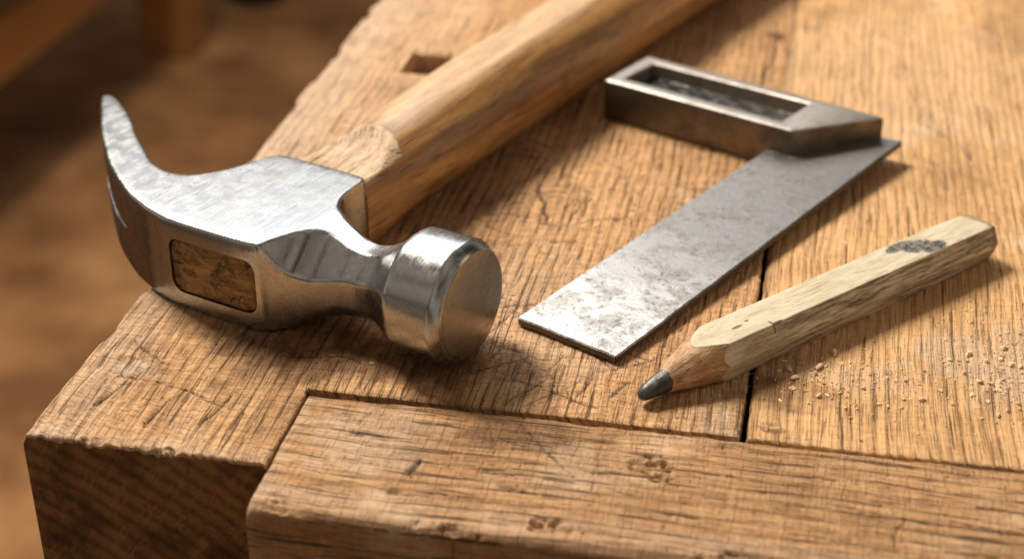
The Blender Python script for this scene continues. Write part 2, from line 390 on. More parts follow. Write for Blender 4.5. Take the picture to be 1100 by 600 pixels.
def grimeB(X, Y):
    g = .75 * blob(X, Y, .12, 26.5, .30, .16, 71, .4) + .45 * blob(X, Y, .3, 27.9, 1.1, .8, 72) + .35 * blob(X, Y, .2, 29, .5, 3, 73)
    g += .22 * sstep(.5, .75, fbm(X * .6, Y * .3, 74)) + .5 * sstep(.25, .0, X - BX0)
    return np.clip(g, 0, .9)
def paleB(X, Y): return np.clip(.6 * blob(X, Y, 4.6, 30.0, 1.8, 1.6, 75, .8) + .35 * blob(X, Y, 1.6, 28.8, 1.6, .7, 78, .8) + .2 * blob(X, Y, 3, 47, 5, 6, 76), 0, .6)
xsB = refine(spaced(BX0, BX1, lambda x: .045 if x < 7 else .15), [BX0]); ysB = refine(spaced(NY, YB, lambda y: .045 + max(0, y - 28) * .006), [NY])
def wobB(X, Y):
    f = np.clip(1 - (X - BX0) / .4, 0, 1); return X + f * (.07 * (fbm(Y * .9, Y * 0, 77) - .35) + .035 * (vnoise(Y * 5, Y * 0, 79) - .5) - .055 * sstep(32, 38, Y)), Y
o = board('plank', xsB, ysB, zB, 6, [oakB], bench, {'grime_shade': grimeB, 'pale': paleB, 'cut': lambda X, Y: maskB(X, Y)[0] * .8}, wobB); child_shift(o)
o['label'] = 'right board with open ridged grain'

RX0, RX1, RY0, RY1 = -9.465, 13.0, 22.05, 26.03
scrR = [([(-6.75, 23.6), (-6.6, 24.2)], .07, .06), ([(-5.1, 25.9), (-4.2, 24.9), (-3.5, 24.0)], .045, .03), ([(-3.2, 25.6), (-3.1, 23.3)], .03, .02),
        ([(-4.5, 25.5), (-3.4, 25.2)], .03, .02), ([(-8.0, 25.6), (-8.2, 24.6)], .03, .02), ([(-5.2, 24.6), (-5.6, 25.7)], .03, .02)]
for k in range(30):
    px, py = rng.uniform(-9, 5), rng.uniform(22.6, 25.8); a = rng.normal(0, .1) if rng.random() < .8 else 1.4; l = rng.uniform(.3, 1.3)
    scrR.append(([(px, py), (px + l * math.cos(a), py + l * math.sin(a))], rng.uniform(.02, .04), .03))
gouges = ((-2.15, 24.75, .45, .24, .13), (-1.9, 24.5, .2, .18, .12), (-3.75, 22.6, .38, .16, .13), (-8.9, 22.25, .4, .12, .07), (-6.8, 23.05, .12, .1, .05), (-.2, 22.3, .8, .15, .12), (2.2, 22.4, .6, .2, .1), (-5.6, 22.2, .5, .10, .08))
def maskR(X, Y):
    if 'R' not in _cache: _cache['R'] = stack(X, Y, scrR, 140)
    return _cache['R']
def zR(X, Y):
    z = maskR(X, Y)[1] + .06 * (fbm(X * .35, Y * .6, 81) - .5) + .03 * (fbm(X * 1.1, Y * 2.6, 82) - .5)
    z += edge_round(Y - RY0, .26 + .12 * (fbm(X * .9, X * 0, 83) - .3)) + edge_round(RY1 - Y, .05 + .08 * vnoise(X * 2.5, X * 0, 84))
    z += edge_round(X - RX0, .07 + .08 * vnoise(Y * 2, Y * 0, 85))
    for cx, cy, rx, ry, d in gouges: z -= d * blob(X, Y, cx, cy, rx, ry, 86, 1.6, 0, 4.5) * (.1 + 2.0 * fbm(X * 4, Y * 12, 87) ** 1.6)
    return z
def grimeR(X, Y):
    g = sum(.25 * blob(X, Y, cx, cy, rx * 1.1, ry * 1.1, 88, .8) * sstep(.35, .6, fbm(X * 5, Y * 8, 89)) for cx, cy, rx, ry, d in gouges)
    g = g + .45 * blob(X, Y, -4.9, 25.4, 1.5, .6, 90) + .6 * blob(X, Y, .5, 24.0, .12, .1, 91, .2) + .25 * sstep(.5, .75, fbm(X * .5, Y * .8, 92))
    g = g + .4 * sstep(.2, 0, RY1 - Y) + .35 * sstep(.35, .0, Y - RY0)
    return np.clip(g, 0, .9)
def paleR(X, Y):
    p = .5 * sstep(.9, .45, np.abs(Y - RY0 - .5) * 2) * fbm(X * 1.3, Y * 4, 93) + .4 * blob(X, Y, -7.8, 24.6, 1.4, 1.3, 94) + .35 * sstep(.4, .0, X - RX0) + .35 * blob(X, Y, -3.6, 24.5, .7, 1.0, 95)
    return np.clip(p, 0, .7)
def wobR(X, Y):
    f = np.clip(1 - (X - RX0) / .5, 0, 1); g = np.clip(1 - (Y - RY0) / .6, 0, 1); h = np.clip(1 - (RY1 - Y) / .3, 0, 1)
    return X + f * .04 * (fbm(Y * 1.2, Y * 0, 96) - .5), Y + g * (.07 * (fbm(X * .8, X * 0, 97) - .5) + .03 * (vnoise(X * 5, X * 0, 98) - .5)) - h * (.05 * fbm(X * 2.2, X * 0, 99) + .07 * sstep(-6, -9, X))
xsR = refine(spaced(RX0, RX1, lambda x: .045 if x < 6.5 else .2), [RX0]); ysR = refine(spaced(RY0, RY1, lambda y: .04), [RY0, RY1])
o = board('front_rail', xsR, ysR, zR, 7, [oakR], bench, {'grime_shade': grimeR, 'pale': paleR, 'cut': lambda X, Y: maskR(X, Y)[0] * .75}, wobR); child_shift(o)

# ------------------------------------------------------------------ steel
def steel(name, base=(.62, .60, .57), rot=0.0, r0=.24, r1=.42, patina=.3, brush=.5, warm=.35):
    m = NT(name); P = m.coord()
    br = m.noise(m.coord((26, 1.3, 9), (0, 0, rot)), 1, 3, .7)
    br2 = m.noise(m.coord((10, .8, 5), (0, 0, rot + .3)), 1, 4, .75)
    scr = m.step(m.noise(m.coord((16, .45, 6), (0, 0, rot - .5)), 1, 2, .5), .66, .72)
    big = m.noise(P, .75, 4, .6); mid = m.noise(P, 2.6, 5, .7); fine = m.noise(P, 15, 3, .7)
    col = m.mix(m.step(big, .40, .66, 0, patina), base, tuple(k * .5 for k in base))
    col = m.mix(m.step(mid, .52, .70, 0, patina), col, (.24, .21, .17))
    col = m.mix(m.step(m.noise(P, .9, 3, .6), .55, .70, 0, warm), col, (.52, .40, .22))
    col = m.mix(m.step(br2, .50, .76, 0, .14), col, tuple(k * .4 for k in base))
    col = m.mix(m.step(br, .5, .75, 0, .28), col, tuple(k * .5 for k in base))
    spots = m.math('MULTIPLY', m.step(fine, .64, .72), m.step(mid, .46, .6))
    col = m.mix(m.math('MULTIPLY', spots, patina * 1.2), col, (.05, .035, .025))
    rg = m.math('ADD', m.step(mid, .3, .7, r0, r1), m.math('MULTIPLY', m.math('SUBTRACT', br, .5), .3))
    rg = m.math('ADD', rg, m.math('MULTIPLY', spots, .25), clamp=True)
    h = m.math('ADD', m.math('MULTIPLY', br, brush), m.math('ADD', m.math('MULTIPLY', br2, brush * .9), m.math('MULTIPLY', spots, -.25)))
    h = m.math('SUBTRACT', m.math('ADD', h, m.math('MULTIPLY', big, .5)), m.math('MULTIPLY', scr, .15))
    return m.out(col, rg, 1.0, m.bump(h, .007, .9))
M_head = steel('worn_hammer_steel', (.53, .55, .57), R(-14), .19, .30, .12, .35, .25)
M_face = steel('hammer_face_steel', (.36, .31, .25), R(80), .26, .42, .35)

# ------------------------------------------------------------------ claw hammer
HT = R(20)
ham = empty('claw_hammer', (-11.72, 29.935, 0), -HT, 'claw hammer with steel head and varnished wooden handle lying on the bench corner', 'hammer')
pairs = [((-7.78, 3.05), (-7.70, 3.12)), ((-7.62, 2.86), (-7.42, 3.05)), ((-6.85, 2.04), (-6.71, 2.67)), ((-5.9, 1.08), (-5.85, 2.10)), ((-5.1, .38), (-5.08, 1.46)), ((-4.3, -.27), (-4.30, .92)),
         ((-3.6, -.73), (-3.55, .42)), ((-3.0, -1.08), (-2.95, .27)), ((-2.5, -1.30), (-2.42, .40)), ((-2.1, -1.45), (-2.05, .80)), ((-1.8, -1.53), (-1.72, 1.40)), ((-1.52, -1.60), (-1.50, 2.0)), ((-1.25, -1.64), (-1.28, 2.42)),
         ((-.8, -1.66), (-.8, 2.47)), ((0.2, -1.65), (.2, 2.48)), ((.9, -1.61), (.9, 2.46)), ((1.14, -1.575), (1.16, 2.43)), ((1.19, -1.555), (1.21, 2.38)), ((1.23, -1.515), (1.25, 2.30))]
right = [  # a, hF, hB, zc, Z, c, m, c back
    (1.29, -1.455, 1.72, 1.13, 1.12, .16, 0, .02), (1.35, -1.41, 1.35, 1.13, 1.12, .28, 0, .03), (1.45, -1.345, 1.10, 1.14, 1.11, .46, 0, .06), (1.6, -1.25, .92, 1.16, 1.09, .66, 0, .10),
    (1.8, -1.145, .80, 1.19, 1.05, .80, 0, .14), (2.05, -1.045, .71, 1.21, .975, .82, 0, .20), (2.4, -.945, .63, 1.23, .87, .70, 0, .26), (2.8, -.88, .57, 1.24, .80, .55, 0, .34), (3.15, -.87, .56, 1.23, .80, .49, .0, .40), (3.5, -.92, .62, 1.26, .84, .50, .05, .46), (3.8, -1.03, .76, 1.30, .94, .55, .12, .53),
    (4.05, -1.19, .95, 1.34, 1.09, .62, .25, .62), (4.22, -1.33, 1.12, 1.365, 1.23, .7, .55, .7), (4.34, -1.43, 1.24, 1.378, 1.33, .77, .72, .77), (4.46, -1.475, 1.29, 1.38, 1.37, .8, .78, .8), (5.1, -1.485, 1.305, 1.38, 1.38, .8, .9, .8), (5.46, -1.485, 1.305, 1.38, 1.38, .8, .9, .8), (5.52, -1.47, 1.29, 1.38, 1.365, .8, .95, .8),
    (5.70, -1.345, 1.165, 1.38, 1.25, .73, 1, .73), (5.74, -1.30, 1.12, 1.38, 1.21, .7, 1, .7)]
N = 320
def section(Fp, Bp, zc, Z, c, m, cb, p=42):
    Fp = np.array(Fp); Bp = np.array(Bp); C0 = (Fp + Bp) / 2; W = np.linalg.norm(Fp - Bp) / 2; u = (Fp - Bp) / (2 * W)
    t = np.linspace(0, 2 * np.pi, N, endpoint=False) + np.pi / N
    cx, cz = W * np.cos(t), Z * np.sin(t); D = (W + Z - c); Db = W + Z - cb; P_ = lambda v: np.maximum(v, 0) ** p
    q = (np.abs(cx / W) ** p + np.abs(cz / Z) ** p + P_((cx + cz) / D) + P_((cx - cz) / Db) + P_((cz - cx) / Db) + P_((-cx - cz) / Db)) ** (-1 / p)
    s = q * (1 - m) + m
    return np.stack([C0[0] + u[0] * cx * s, C0[1] + u[1] * cx * s, zc + cz * s], 1)
rows = [(f, b, 1.13, (1.0 if i == 0 else 1.08 if i == 1 else 1.12), .035, 0, .03) for i, (f, b) in enumerate(pairs)] + [((a, f), (a, b), zc, Z, c, m, cb) for a, f, b, zc, Z, c, m, cb in right]
flat = np.array([[*f, *b, zc, Z, c, m, cb] for f, b, zc, Z, c, m, cb in rows])
tk = np.concatenate([[0], np.cumsum(np.maximum(.04, np.linalg.norm(np.diff((flat[:, :2] + flat[:, 2:4]) / 2, axis=0), axis=1) * .5 + np.linalg.norm(np.diff(flat[:, :2], axis=0), axis=1) * .5))])
tt = np.unique(np.concatenate([np.linspace(tk[0], tk[-1], 240), tk]))
K = np.stack([pchip(tk, flat[:, i], tt) for i in range(9)], 1)
secs = [section(k[:2], k[2:4], k[4], k[5], k[6], k[7], k[8]) for k in K]
# slightly crowned striking face
for rr, aa in ((1.1, 5.752), (.8, 5.765), (.5, 5.775), (.2, 5.78)):
    k = flat[-1].copy(); k[0] = k[2] = aa; k[1] = -.09 - rr; k[3] = -.09 + rr; k[5] = rr; secs.append(section(k[:2], k[2:4], k[4], k[5], k[6], 1, k[8]))
secs = [s_[::-1] for s_ in secs]
V, Fs = loft(secs)
head = mesh_obj('head', V, Fs, [M_head, M_face], ham, True)
# eye tunnel and nail slot
def rrect(x0, x1, z0, z1, r, n=8):
    pts = []
    for cx, cz, a0 in ((x1 - r, z1 - r, 0), (x0 + r, z1 - r, 90), (x0 + r, z0 + r, 180), (x1 - r, z0 + r, 270)):
        for k in range(n + 1): a = R(a0 + 90 * k / n); pts.append((cx + r * math.cos(a), cz + r * math.sin(a)))
    return pts
def prism_y(name, pts, y0, y1, mat=None, parent=None):
    n = len(pts); V = [(x, y0, z) for x, z in pts] + [(x, y1, z) for x, z in pts]
    Fs = [tuple(range(n)), tuple(range(2 * n - 1, n - 1, -1))] + [(i, i + n, (i + 1) % n + n, (i + 1) % n) for i in range(n)]
    o = mesh_obj(name, V, Fs, mat or M_head, parent, False)
    bm = bmesh.new(); bm.from_mesh(o.data); bmesh.ops.recalc_face_normals(bm, faces=bm.faces); bm.to_mesh(o.data); bm.free(); return o
eye = prism_y('cut', rrect(-1.34, 1.08, .46, 1.80, .30), -3, 1.6, parent=ham)
slot = prism_y('cut', [(-3.35, 1.13), (-3.6, 1.06), (-9.0, .70), (-9.0, 1.56), (-3.6, 1.20)], -3.5, 5, parent=ham)
bm = bmesh.new(); bm.from_mesh(head.data); bmesh.ops.recalc_face_normals(bm, faces=bm.faces); bm.to_mesh(head.data); bm.free()
bpy.context.view_layer.update()
boolean(head, eye); boolean(head, slot); bake(head, 38)
for p_ in head.data.polygons:
    if p_.center.x > 5.735 * S: p_.material_index = 1
drop(eye); drop(slot)

def wood_handle(name, light, dark, rough, coat, gl=.3, bleach=False):
    m = NT(name); P = m.coord(); x, y, z = m.sep(P)
    wob = m.noise(m.vm('MULTIPLY', P, (.5, .1, .5)), 1, 2)
    c = m.math('ADD', x, m.math('MULTIPLY', wob, 1.5)); c2 = m.math('ADD', z, m.math('MULTIPLY', wob, .8))
    V = lambda a, b: m.comb(m.math('MULTIPLY', c, a), m.math('MULTIPLY', y, b), m.math('MULTIPLY', c2, a))
    st = m.noise(V(3.2, .16), 1, 4, .62); fi = m.noise(V(16, .8), 1, 3, .6); po = m.step(m.noise(V(11, .8), 1, 2), .60, .68); br = m.noise(V(.9, .09), 1, 4, .6)
    col = m.mix(m.step(st, .35, .68), light, dark)
    col = m.mix(m.step(br, .45, .65, 0, .55), col, tuple(k * .45 for k in dark))
    col = m.mix(m.step(fi, .5, .72, 0, .35), col, tuple(k * .6 for k in dark))
    col = m.mix(m.math('MULTIPLY', po, .6), col, (.07, .03, .012))
    col = m.mix(m.step(m.noise(P, 1.3, 5, .7), .52, .72, 0, .35), col, tuple(k * .4 for k in dark))
    sheen_f = m.math('MULTIPLY', m.attr('painted_sheen'), m.step(m.noise(V(4, .25), 1, 4, .7), .28, .60, .35, 1.)); col = m.mix(m.math('MULTIPLY', sheen_f, .6), col, (.80, .57, .36))
    h = m.math('SUBTRACT', m.math('MULTIPLY', fi, .5), po); h = m.math('ADD', h, m.math('MULTIPLY', m.noise(P, 1.6, 3), 1.2))
    rg = m.step(m.noise(P, 2.2, 4), .3, .7, rough - .08, rough + .12)
    return m.out(col, rg, 0., m.bump(h, .012, .7), Coat_Weight=coat, Coat_Roughness=gl)
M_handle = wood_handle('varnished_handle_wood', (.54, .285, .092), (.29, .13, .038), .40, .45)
M_bare = oak('bare_handle_wood', 'Y', light=(.70, .52, .37), dark=(.56, .38, .25), pore=.64, cross=.5, period=.45, seed=3)
# handle: thick oval shaft, planed flat cheek next to the head
hk = [(2.40, 1.22, 1.08, 1.08, .0), (3.2, 1.24, 1.12, 1.13, .05), (4.2, 1.29, 1.13, 1.17, .3), (5.2, 1.34, 1.18, 1.20, .55), (7.0, 1.38, 1.26, 1.26, .75), (10, 1.42, 1.34, 1.33, .85), (15, 1.44, 1.39, 1.37, .9), (21, 1.42, 1.40, 1.40, .9), (26, 1.55, 1.42, 1.42, 1), (29.5, 1.62, 1.45, 1.45, 1), (30.6, 1.3, 1.2, 1.45, 1), (30.9, .8, .8, 1.45, 1)]
hk = np.array(hk); hh = np.unique(np.concatenate([np.linspace(2.42, 6, 90), np.linspace(6, 30.9, 120)]))
Kh = np.stack([pchip(hk[:, 0], hk[:, i], hh) for i in range(5)], 1)
secs = []
NH = 160
for k in Kh:
    t = np.linspace(0, 2 * np.pi, NH, endpoint=False); A, Zh, zc, m_ = k[1:]
    cx, cz = A * np.cos(t), Zh * np.sin(t); D = (A + Zh - np.interp(k[0], [2.4, 5], [.30, .8])) / math.sqrt(2); p = 16
    q = (np.abs(cx / A) ** p + np.abs(cz / Zh) ** p + np.abs((cx + cz) / math.sqrt(2) / D) ** p + np.abs((cx - cz) / math.sqrt(2) / D) ** p) ** (-1 / p)
    s_ = q * (1 - m_) + m_
    z = zc + cz * s_
    x = cx * s_ - .10 * float(sstep(3.5, 8, k[0]))
    plane = 1.98 + .015 * (k[0] - 2.4) + .03 * x +   .50 * sstep(3.8, 5.4, k[0] + .40 * (x + .25) ** 2)
    cutm = z > plane
    z = np.where(cutm, plane, z)
    secs.append(np.stack([x, np.full(NH, k[0]), z], 1))
V, Fs = loft(secs)
V = np.array(V); V[:, 2] += .012 * (fbm(V[:, 0] * 1.5 + V[:, 2] * 3, V[:, 1] * .5, 5) - .5)
fm = []
for f in Fs:
    c = V[list(f)].mean(0); fm.append(1 if (len(f) == 4 and c[2] > 1.93 + .015 * (c[1] - 2.4) + .03 * c[0] and c[1] + .40 * (c[0] + .25) ** 2 < 4.8) else 0)
kz = np.interp(V[:, 1], hk[:, 0], hk[:, 3]); kh = np.interp(V[:, 1], hk[:, 0], hk[:, 2])
painted_sheen = sstep(.66, .97, (V[:, 2] - kz) / kh - .12 * (V[:, 0] + .3)) * sstep(4.6, 5.4, V[:, 1])  # pale band along the handle top: window sheen put into the colour
handle = mesh_obj('handle', V, Fs, [M_handle, M_bare], ham, True, 30, fm, {'painted_sheen': painted_sheen})
# end of the handle showing in the eye, with its wedge
M_end = NT('handle_end_wood')
P = M_end.coord(); n1 = M_end.noise(P, 2.2, 5, .7, 1.2); n2 = M_end.noise(M_end.coord((2.2, 1, 7), (0, R(25), 0)), 1, 4, .65, .8)
dist = M_end.vm('ADD', M_end.coord((1.2, 1, 2.0), (0, R(-20), 0)), M_end.vm('MULTIPLY', M_end.noise(P, 1.6, 4, .7, 0, True), (1.3, 1.3, 1.3)))
crk = M_end.math('MULTIPLY', M_end.step(M_end.vor(dist, .9, 'DISTANCE_TO_EDGE'), .03, .0), M_end.step(M_end.noise(P, 1.3, 3), .42, .58))
grn = M_end.step(M_end.noise(M_end.coord((3, 1, 16), (0, R(25), 0)), 1, 3, .7, .6), .48, .68)
col = M_end.ramp(n2, [(.3, (.16, .075, .02)), (.5, (.36, .19, .06)), (.7, (.55, .33, .12))])
col = M_end.mix(M_end.step(n1, .46, .66, 0, .85), col, (.06, .028, .01)); col = M_end.mix(M_end.math('MULTIPLY', grn, .55), col, (.06, .028, .01)); col = M_end.mix(M_end.math('MULTIPLY', crk, .85), col, (.012, .007, .004))
M_end = M_end.out(col, .5, 0., M_end.bump(M_end.math('SUBTRACT', n2, crk), .03, .8))
pts = rrect(-1.325, 1.065, .475, 1.785, .29, 8); c0 = (-.13, 1.13)
front_h = lambda a: np.interp(a, [-1.8, -1.25, -.8, .2, .9, 1.14], [-1.53, -1.64, -1.66, -1.65, -1.60, -1.55])
secs = []
for sc_, dh_ in ((1, .9), (1, .30), (.995, .06), (.96, .02), (.8, .015), (.6, .02), (.4, .015), (.2, .02), (.03, .02)):
    pp = [(c0[0] + (x - c0[0]) * sc_, c0[1] + (z - c0[1]) * sc_) for x, z in pts]
    secs.append(np.array([(x, front_h(x) + dh_ + .03 * (vnoise(x * 3, z * 3, 4) - .5), z) for x, z in pp]))
V, Fs = loft(secs)
mesh_obj('handle_end', V, Fs, M_end, ham, True, 50)

# ------------------------------------------------------------------ try square
sq = empty('try_square', (-5.46, 41.38, 0), -math.asin(.438), 'steel try square with hollow stock and pitted blade between hammer and pencil', 'try square')
M_blade = NT('pitted_blade_steel')
m = M_blade; P = m.coord(); big = m.noise(P, .35, 4, .6); mid = m.noise(P, 1.25, 7, .75, .5); fine = m.noise(P, 7, 5, .75); x, y, z = m.sep(P)
far_dim = m.step(m.math('ADD', y, m.math('MULTIPLY', big, 5.)), -7.5, -2.0)        # brighter towards the near end, window reflection put into the colour
col = m.mix(far_dim, (.66, .655, .65), (.36, .35, .34))
col = m.mix(m.step(mid, .45, .60, 0, .62), col, (.25, .245, .24)); col = m.mix(m.math('MULTIPLY', m.step(fine, .50, .64), m.step(mid, .44, .60, .05, .8)), col, (.12, .115, .11))
pits = m.step(m.noise(m.coord((1, 1, 1)), 11, 2, .5), .68, .74); col = m.mix(m.math('MULTIPLY', pits, .45), col, (.05, .045, .04))
col = m.mix(m.step(m.noise(P, .9, 3), .60, .72, 0, .22), col, (.30, .22, .15))
rg = m.math('ADD', m.step(mid, .35, .65, .34, .55), m.step(fine, .5, .75, 0, .15))
h = m.math('ADD', m.math('MULTIPLY', mid, .8), m.math('SUBTRACT', m.math('MULTIPLY', fine, -.5), m.math('MULTIPLY', pits, .8)))
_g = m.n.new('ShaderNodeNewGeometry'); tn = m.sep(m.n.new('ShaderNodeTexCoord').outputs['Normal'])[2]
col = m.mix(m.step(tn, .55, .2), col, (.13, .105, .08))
M_blade = m.out(col, rg, 1., m.bump(h, .022, .8))
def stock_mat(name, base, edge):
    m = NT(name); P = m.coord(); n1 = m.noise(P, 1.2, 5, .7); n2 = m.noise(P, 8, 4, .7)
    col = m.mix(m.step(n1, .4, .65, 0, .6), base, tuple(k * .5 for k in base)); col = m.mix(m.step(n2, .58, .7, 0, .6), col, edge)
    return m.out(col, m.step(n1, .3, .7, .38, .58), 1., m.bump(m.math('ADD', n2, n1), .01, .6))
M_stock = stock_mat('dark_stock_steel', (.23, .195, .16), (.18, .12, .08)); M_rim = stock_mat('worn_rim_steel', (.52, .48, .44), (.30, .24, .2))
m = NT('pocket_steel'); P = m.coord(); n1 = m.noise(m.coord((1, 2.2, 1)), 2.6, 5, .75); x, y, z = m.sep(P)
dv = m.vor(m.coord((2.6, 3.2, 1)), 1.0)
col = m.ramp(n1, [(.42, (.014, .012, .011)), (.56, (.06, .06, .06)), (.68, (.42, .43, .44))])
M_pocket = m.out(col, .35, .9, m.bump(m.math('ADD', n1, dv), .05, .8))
outl = [(-.02, 0), (5.95, .03), (7.52, 2.33), (-.04, 2.33)]; pock = [(.37, .42), (5.40, .42), (5.45, 2.0), (.42, 1.75)]
pock = [(.38, .42), (5.42, .45), (5.46, 1.98), (.40, 1.92)]
def stock():
    bm = bmesh.new()
    def ring(pts, z): return [bm.verts.new((x * S, y * S, z * S)) for x, y in pts]
    b = ring(outl, 0); t = ring(outl, 1.2); pt = ring(pock, 1.2); pb = ring([(x + (.06 if i in (0, 3) else -.06), y + (.05 if i < 2 else -.05)) for i, (x, y) in enumerate(pock)], .78)
    fs = [bm.faces.new(b[::-1])]
    for i in range(4):
        j = (i + 1) % 4
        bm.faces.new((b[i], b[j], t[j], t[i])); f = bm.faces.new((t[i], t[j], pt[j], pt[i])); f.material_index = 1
        bm.faces.new((pt[i], pt[j], pb[j], pb[i]))
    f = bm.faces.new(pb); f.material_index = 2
    bmesh.ops.recalc_face_normals(bm, faces=bm.faces)
    bmesh.ops.bevel(bm, geom=list(bm.edges), offset=.045 * S, segments=3, affect='EDGES', profile=.5, clamp_overlap=True)
    me = bpy.data.meshes.new('stock'); bm.to_mesh(me); bm.free()
    for q in (M_stock, M_rim, M_pocket): me.materials.append(q)
    me.polygons.foreach_set('use_smooth', [True] * len(me.polygons)); me.set_sharp_from_angle(angle=R(35))
    # assign by location after bevelling
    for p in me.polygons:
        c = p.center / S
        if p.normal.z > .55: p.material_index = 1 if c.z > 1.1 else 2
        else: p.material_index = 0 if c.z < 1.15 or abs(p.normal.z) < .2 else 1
    o = bpy.data.objects.new('stock', me); COL.objects.link(o); o.parent = sq
stock()
# blade: thin plate, resting on its far end near the camera and let into the stock
bl = [(4.99, -10.78), (7.66, -10.83), (8.02, 2.50), (5.36, 2.20)]
nx_, ny_ = 14, 60
def bladez(y): return .03 + (y + 10.8) / 13.3 * .36
V = []; Fs = []
uu = np.linspace(0, 1, nx_ + 1); vv = np.linspace(0, 1, ny_ + 1)
bm = bmesh.new(); TH = .19
def bpt(u, v, top):
    x = (bl[0][0] * (1 - u) + bl[1][0] * u) * (1 - v) + (bl[3][0] * (1 - u) + bl[2][0] * u) * v
    y = (bl[0][1] * (1 - u) + bl[1][1] * u) * (1 - v) + (bl[3][1] * (1 - u) + bl[2][1] * u) * v
    if u in (0, 1): x += .018 * (float(vnoise(y * 3, u * 5, 3)) - .5)
    if v == 0: y += .03 * (float(vnoise(x * 4, 1, 9)) - .5)
    return (x * S, y * S, (bladez(y) + (TH if top else 0)) * S)
T = [[bm.verts.new(bpt(u, v, 1)) for v in vv] for u in uu]; Bt = [[bm.verts.new(bpt(u, v, 0)) for v in vv] for u in uu]
for i in range(nx_):
    for j in range(ny_):
        bm.faces.new((T[i][j], T[i + 1][j], T[i + 1][j + 1], T[i][j + 1])); bm.faces.new((Bt[i][j + 1], Bt[i + 1][j + 1], Bt[i + 1][j], Bt[i][j]))
for j in range(ny_):
    bm.faces.new((T[0][j + 1], Bt[0][j + 1], Bt[0][j], T[0][j])); bm.faces.new((T[-1][j], Bt[-1][j], Bt[-1][j + 1], T[-1][j + 1]))
for i in range(nx_):
    bm.faces.new((T[i][0], Bt[i][0], Bt[i + 1][0], T[i + 1][0])); bm.faces.new((T[i + 1][-1], Bt[i + 1][-1], Bt[i][-1], T[i][-1]))
bmesh.ops.recalc_face_normals(bm, faces=bm.faces)
sharp_e = [e for e in bm.edges if len(e.link_faces) == 2 and e.calc_face_angle(0) > .9]
bmesh.ops.bevel(bm, geom=sharp_e, offset=.022 * S, segments=2, affect='EDGES')
me = bpy.data.meshes.new('blade'); bm.to_mesh(me); bm.free(); me.materials.append(M_blade)
me.polygons.foreach_set('use_smooth', [True] * len(me.polygons)); me.set_sharp_from_angle(angle=R(30))
o = bpy.data.objects.new('blade', me); COL.objects.link(o); o.parent = sq

# ------------------------------------------------------------------ carpenter's pencil
PA = R(41.3)
pen = empty('carpenter_pencil', (-2.62, 26.88, 0), -PA, 'thick hexagonal pencil with chipped cream paint and blunt dark lead', 'pencil')
# local: Y from the tip to the butt, X across, Z up; axis height .46
PL, ZC = 10.95, .46
TT, MM, HH = .44, .61, .46
hexpts = [(MM, 0), (TT, HH), (-TT, HH), (-MM, 0), (-TT, -HH), (TT, -HH)]
def hexr(t):
    d = np.array([math.cos(t), math.sin(t)]); p = 55; s = 0
    for i in range(6):
        a = np.array(hexpts[i]); b = np.array(hexpts[(i + 1) % 6]); e = b - a; n = np.array([e[1], -e[0]]); n /= np.linalg.norm(n); dd = n @ a
        if n @ d > 0: s += (n @ d / dd) ** p
    return s ** (-1 / p)
NP = 192; ang = np.linspace(0, 2 * np.pi, NP, endpoint=False) + .013; hr = np.array([hexr(t) for t in ang])
slope = .272                      # cone: radius per cm from the tip
C0R = .075
def coneR(y): return C0R + slope * y
# the knife-cut cone meets the facets in scallops
wobp = .10 * (fbm(np.cos(ang) * 2.5 + 9, np.sin(ang) * 2.5 + 4, 6) - .5)
ys0 = (hr - C0R) / slope + wobp
def P3(t, r, y):
    y = np.full_like(t, 1.) * y
    return np.stack([r * np.cos(t), y, ZC + r * np.sin(t) - .23 * np.clip(1 - y / 1.75, 0, 1.02) ** 1.15], 1)
# lead
LE = .66
secs = [P3(ang, np.full(NP, r), y) for y, r in ((-.03, .02), (-.02, .06), (.01, .105), (.06, .14), (.16, .17), (.30, .195), (.45, .222))]
lead_end = LE + .10 * (fbm(np.cos(ang) * 1.6 + 3, np.sin(ang) * 1.6 + 3, 8) - .5)
secs.append(P3(ang, C0R + slope * lead_end - .008, lead_end)); secs.append(P3(ang, np.full(NP, .10), lead_end + .02))
V, Fs = loft(secs)
m = NT('graphite'); n = m.noise(m.coord((3, 1.2, 3)), 2.4, 4, .65); M_lead = m.out(m.mix(m.step(n, .4, .7), (.05, .049, .05), (.16, .155, .15)), m.step(n, .3, .7, .28, .48), .35, m.bump(n, .03, .8), Specular_IOR_Level=.7)
mesh_obj('lead', V, Fs, M_lead, pen, True, 60)
# bare sharpened wood
secs = []
for f in np.linspace(0, 1, 40):
    y = lead_end + (ys0 - lead_end) * f; r = C0R + slope * y + .015 * np.sin(np.pi * f)
    fac = .022 * (np.abs(np.sin(ang * 2.5 + .8)) - .6) * np.sin(np.pi * min(1, f * 1.1)) + .012 * (fbm(ang * 7, y * 2.2, 11) - .5) * np.sin(np.pi * f) - .006 * (vnoise(ang * 22, y * 1.0, 12) > .66) * np.sin(np.pi * f)
    secs.append(P3(ang, r + fac - .004, y))
V, Fs = loft(secs)
m = NT('sharpened_cedar'); n = m.noise(m.coord((6, .7, 6)), 1.6, 4, .65); n2 = m.noise(m.coord((16, 1.4, 16)), 1.4, 3, .6)
col = m.ramp(n, [(.32, (.34, .18, .085)), (.52, (.55, .33, .175)), (.72, (.74, .51, .31))]); col = m.mix(m.step(n2, .54, .68, 0, .6), col, (.12, .05, .022))
M_ced = m.out(col, .6, 0., m.bump(n2, .02, .8))
mesh_obj('sharpened_wood', V, Fs, M_ced, pen, True, 45)
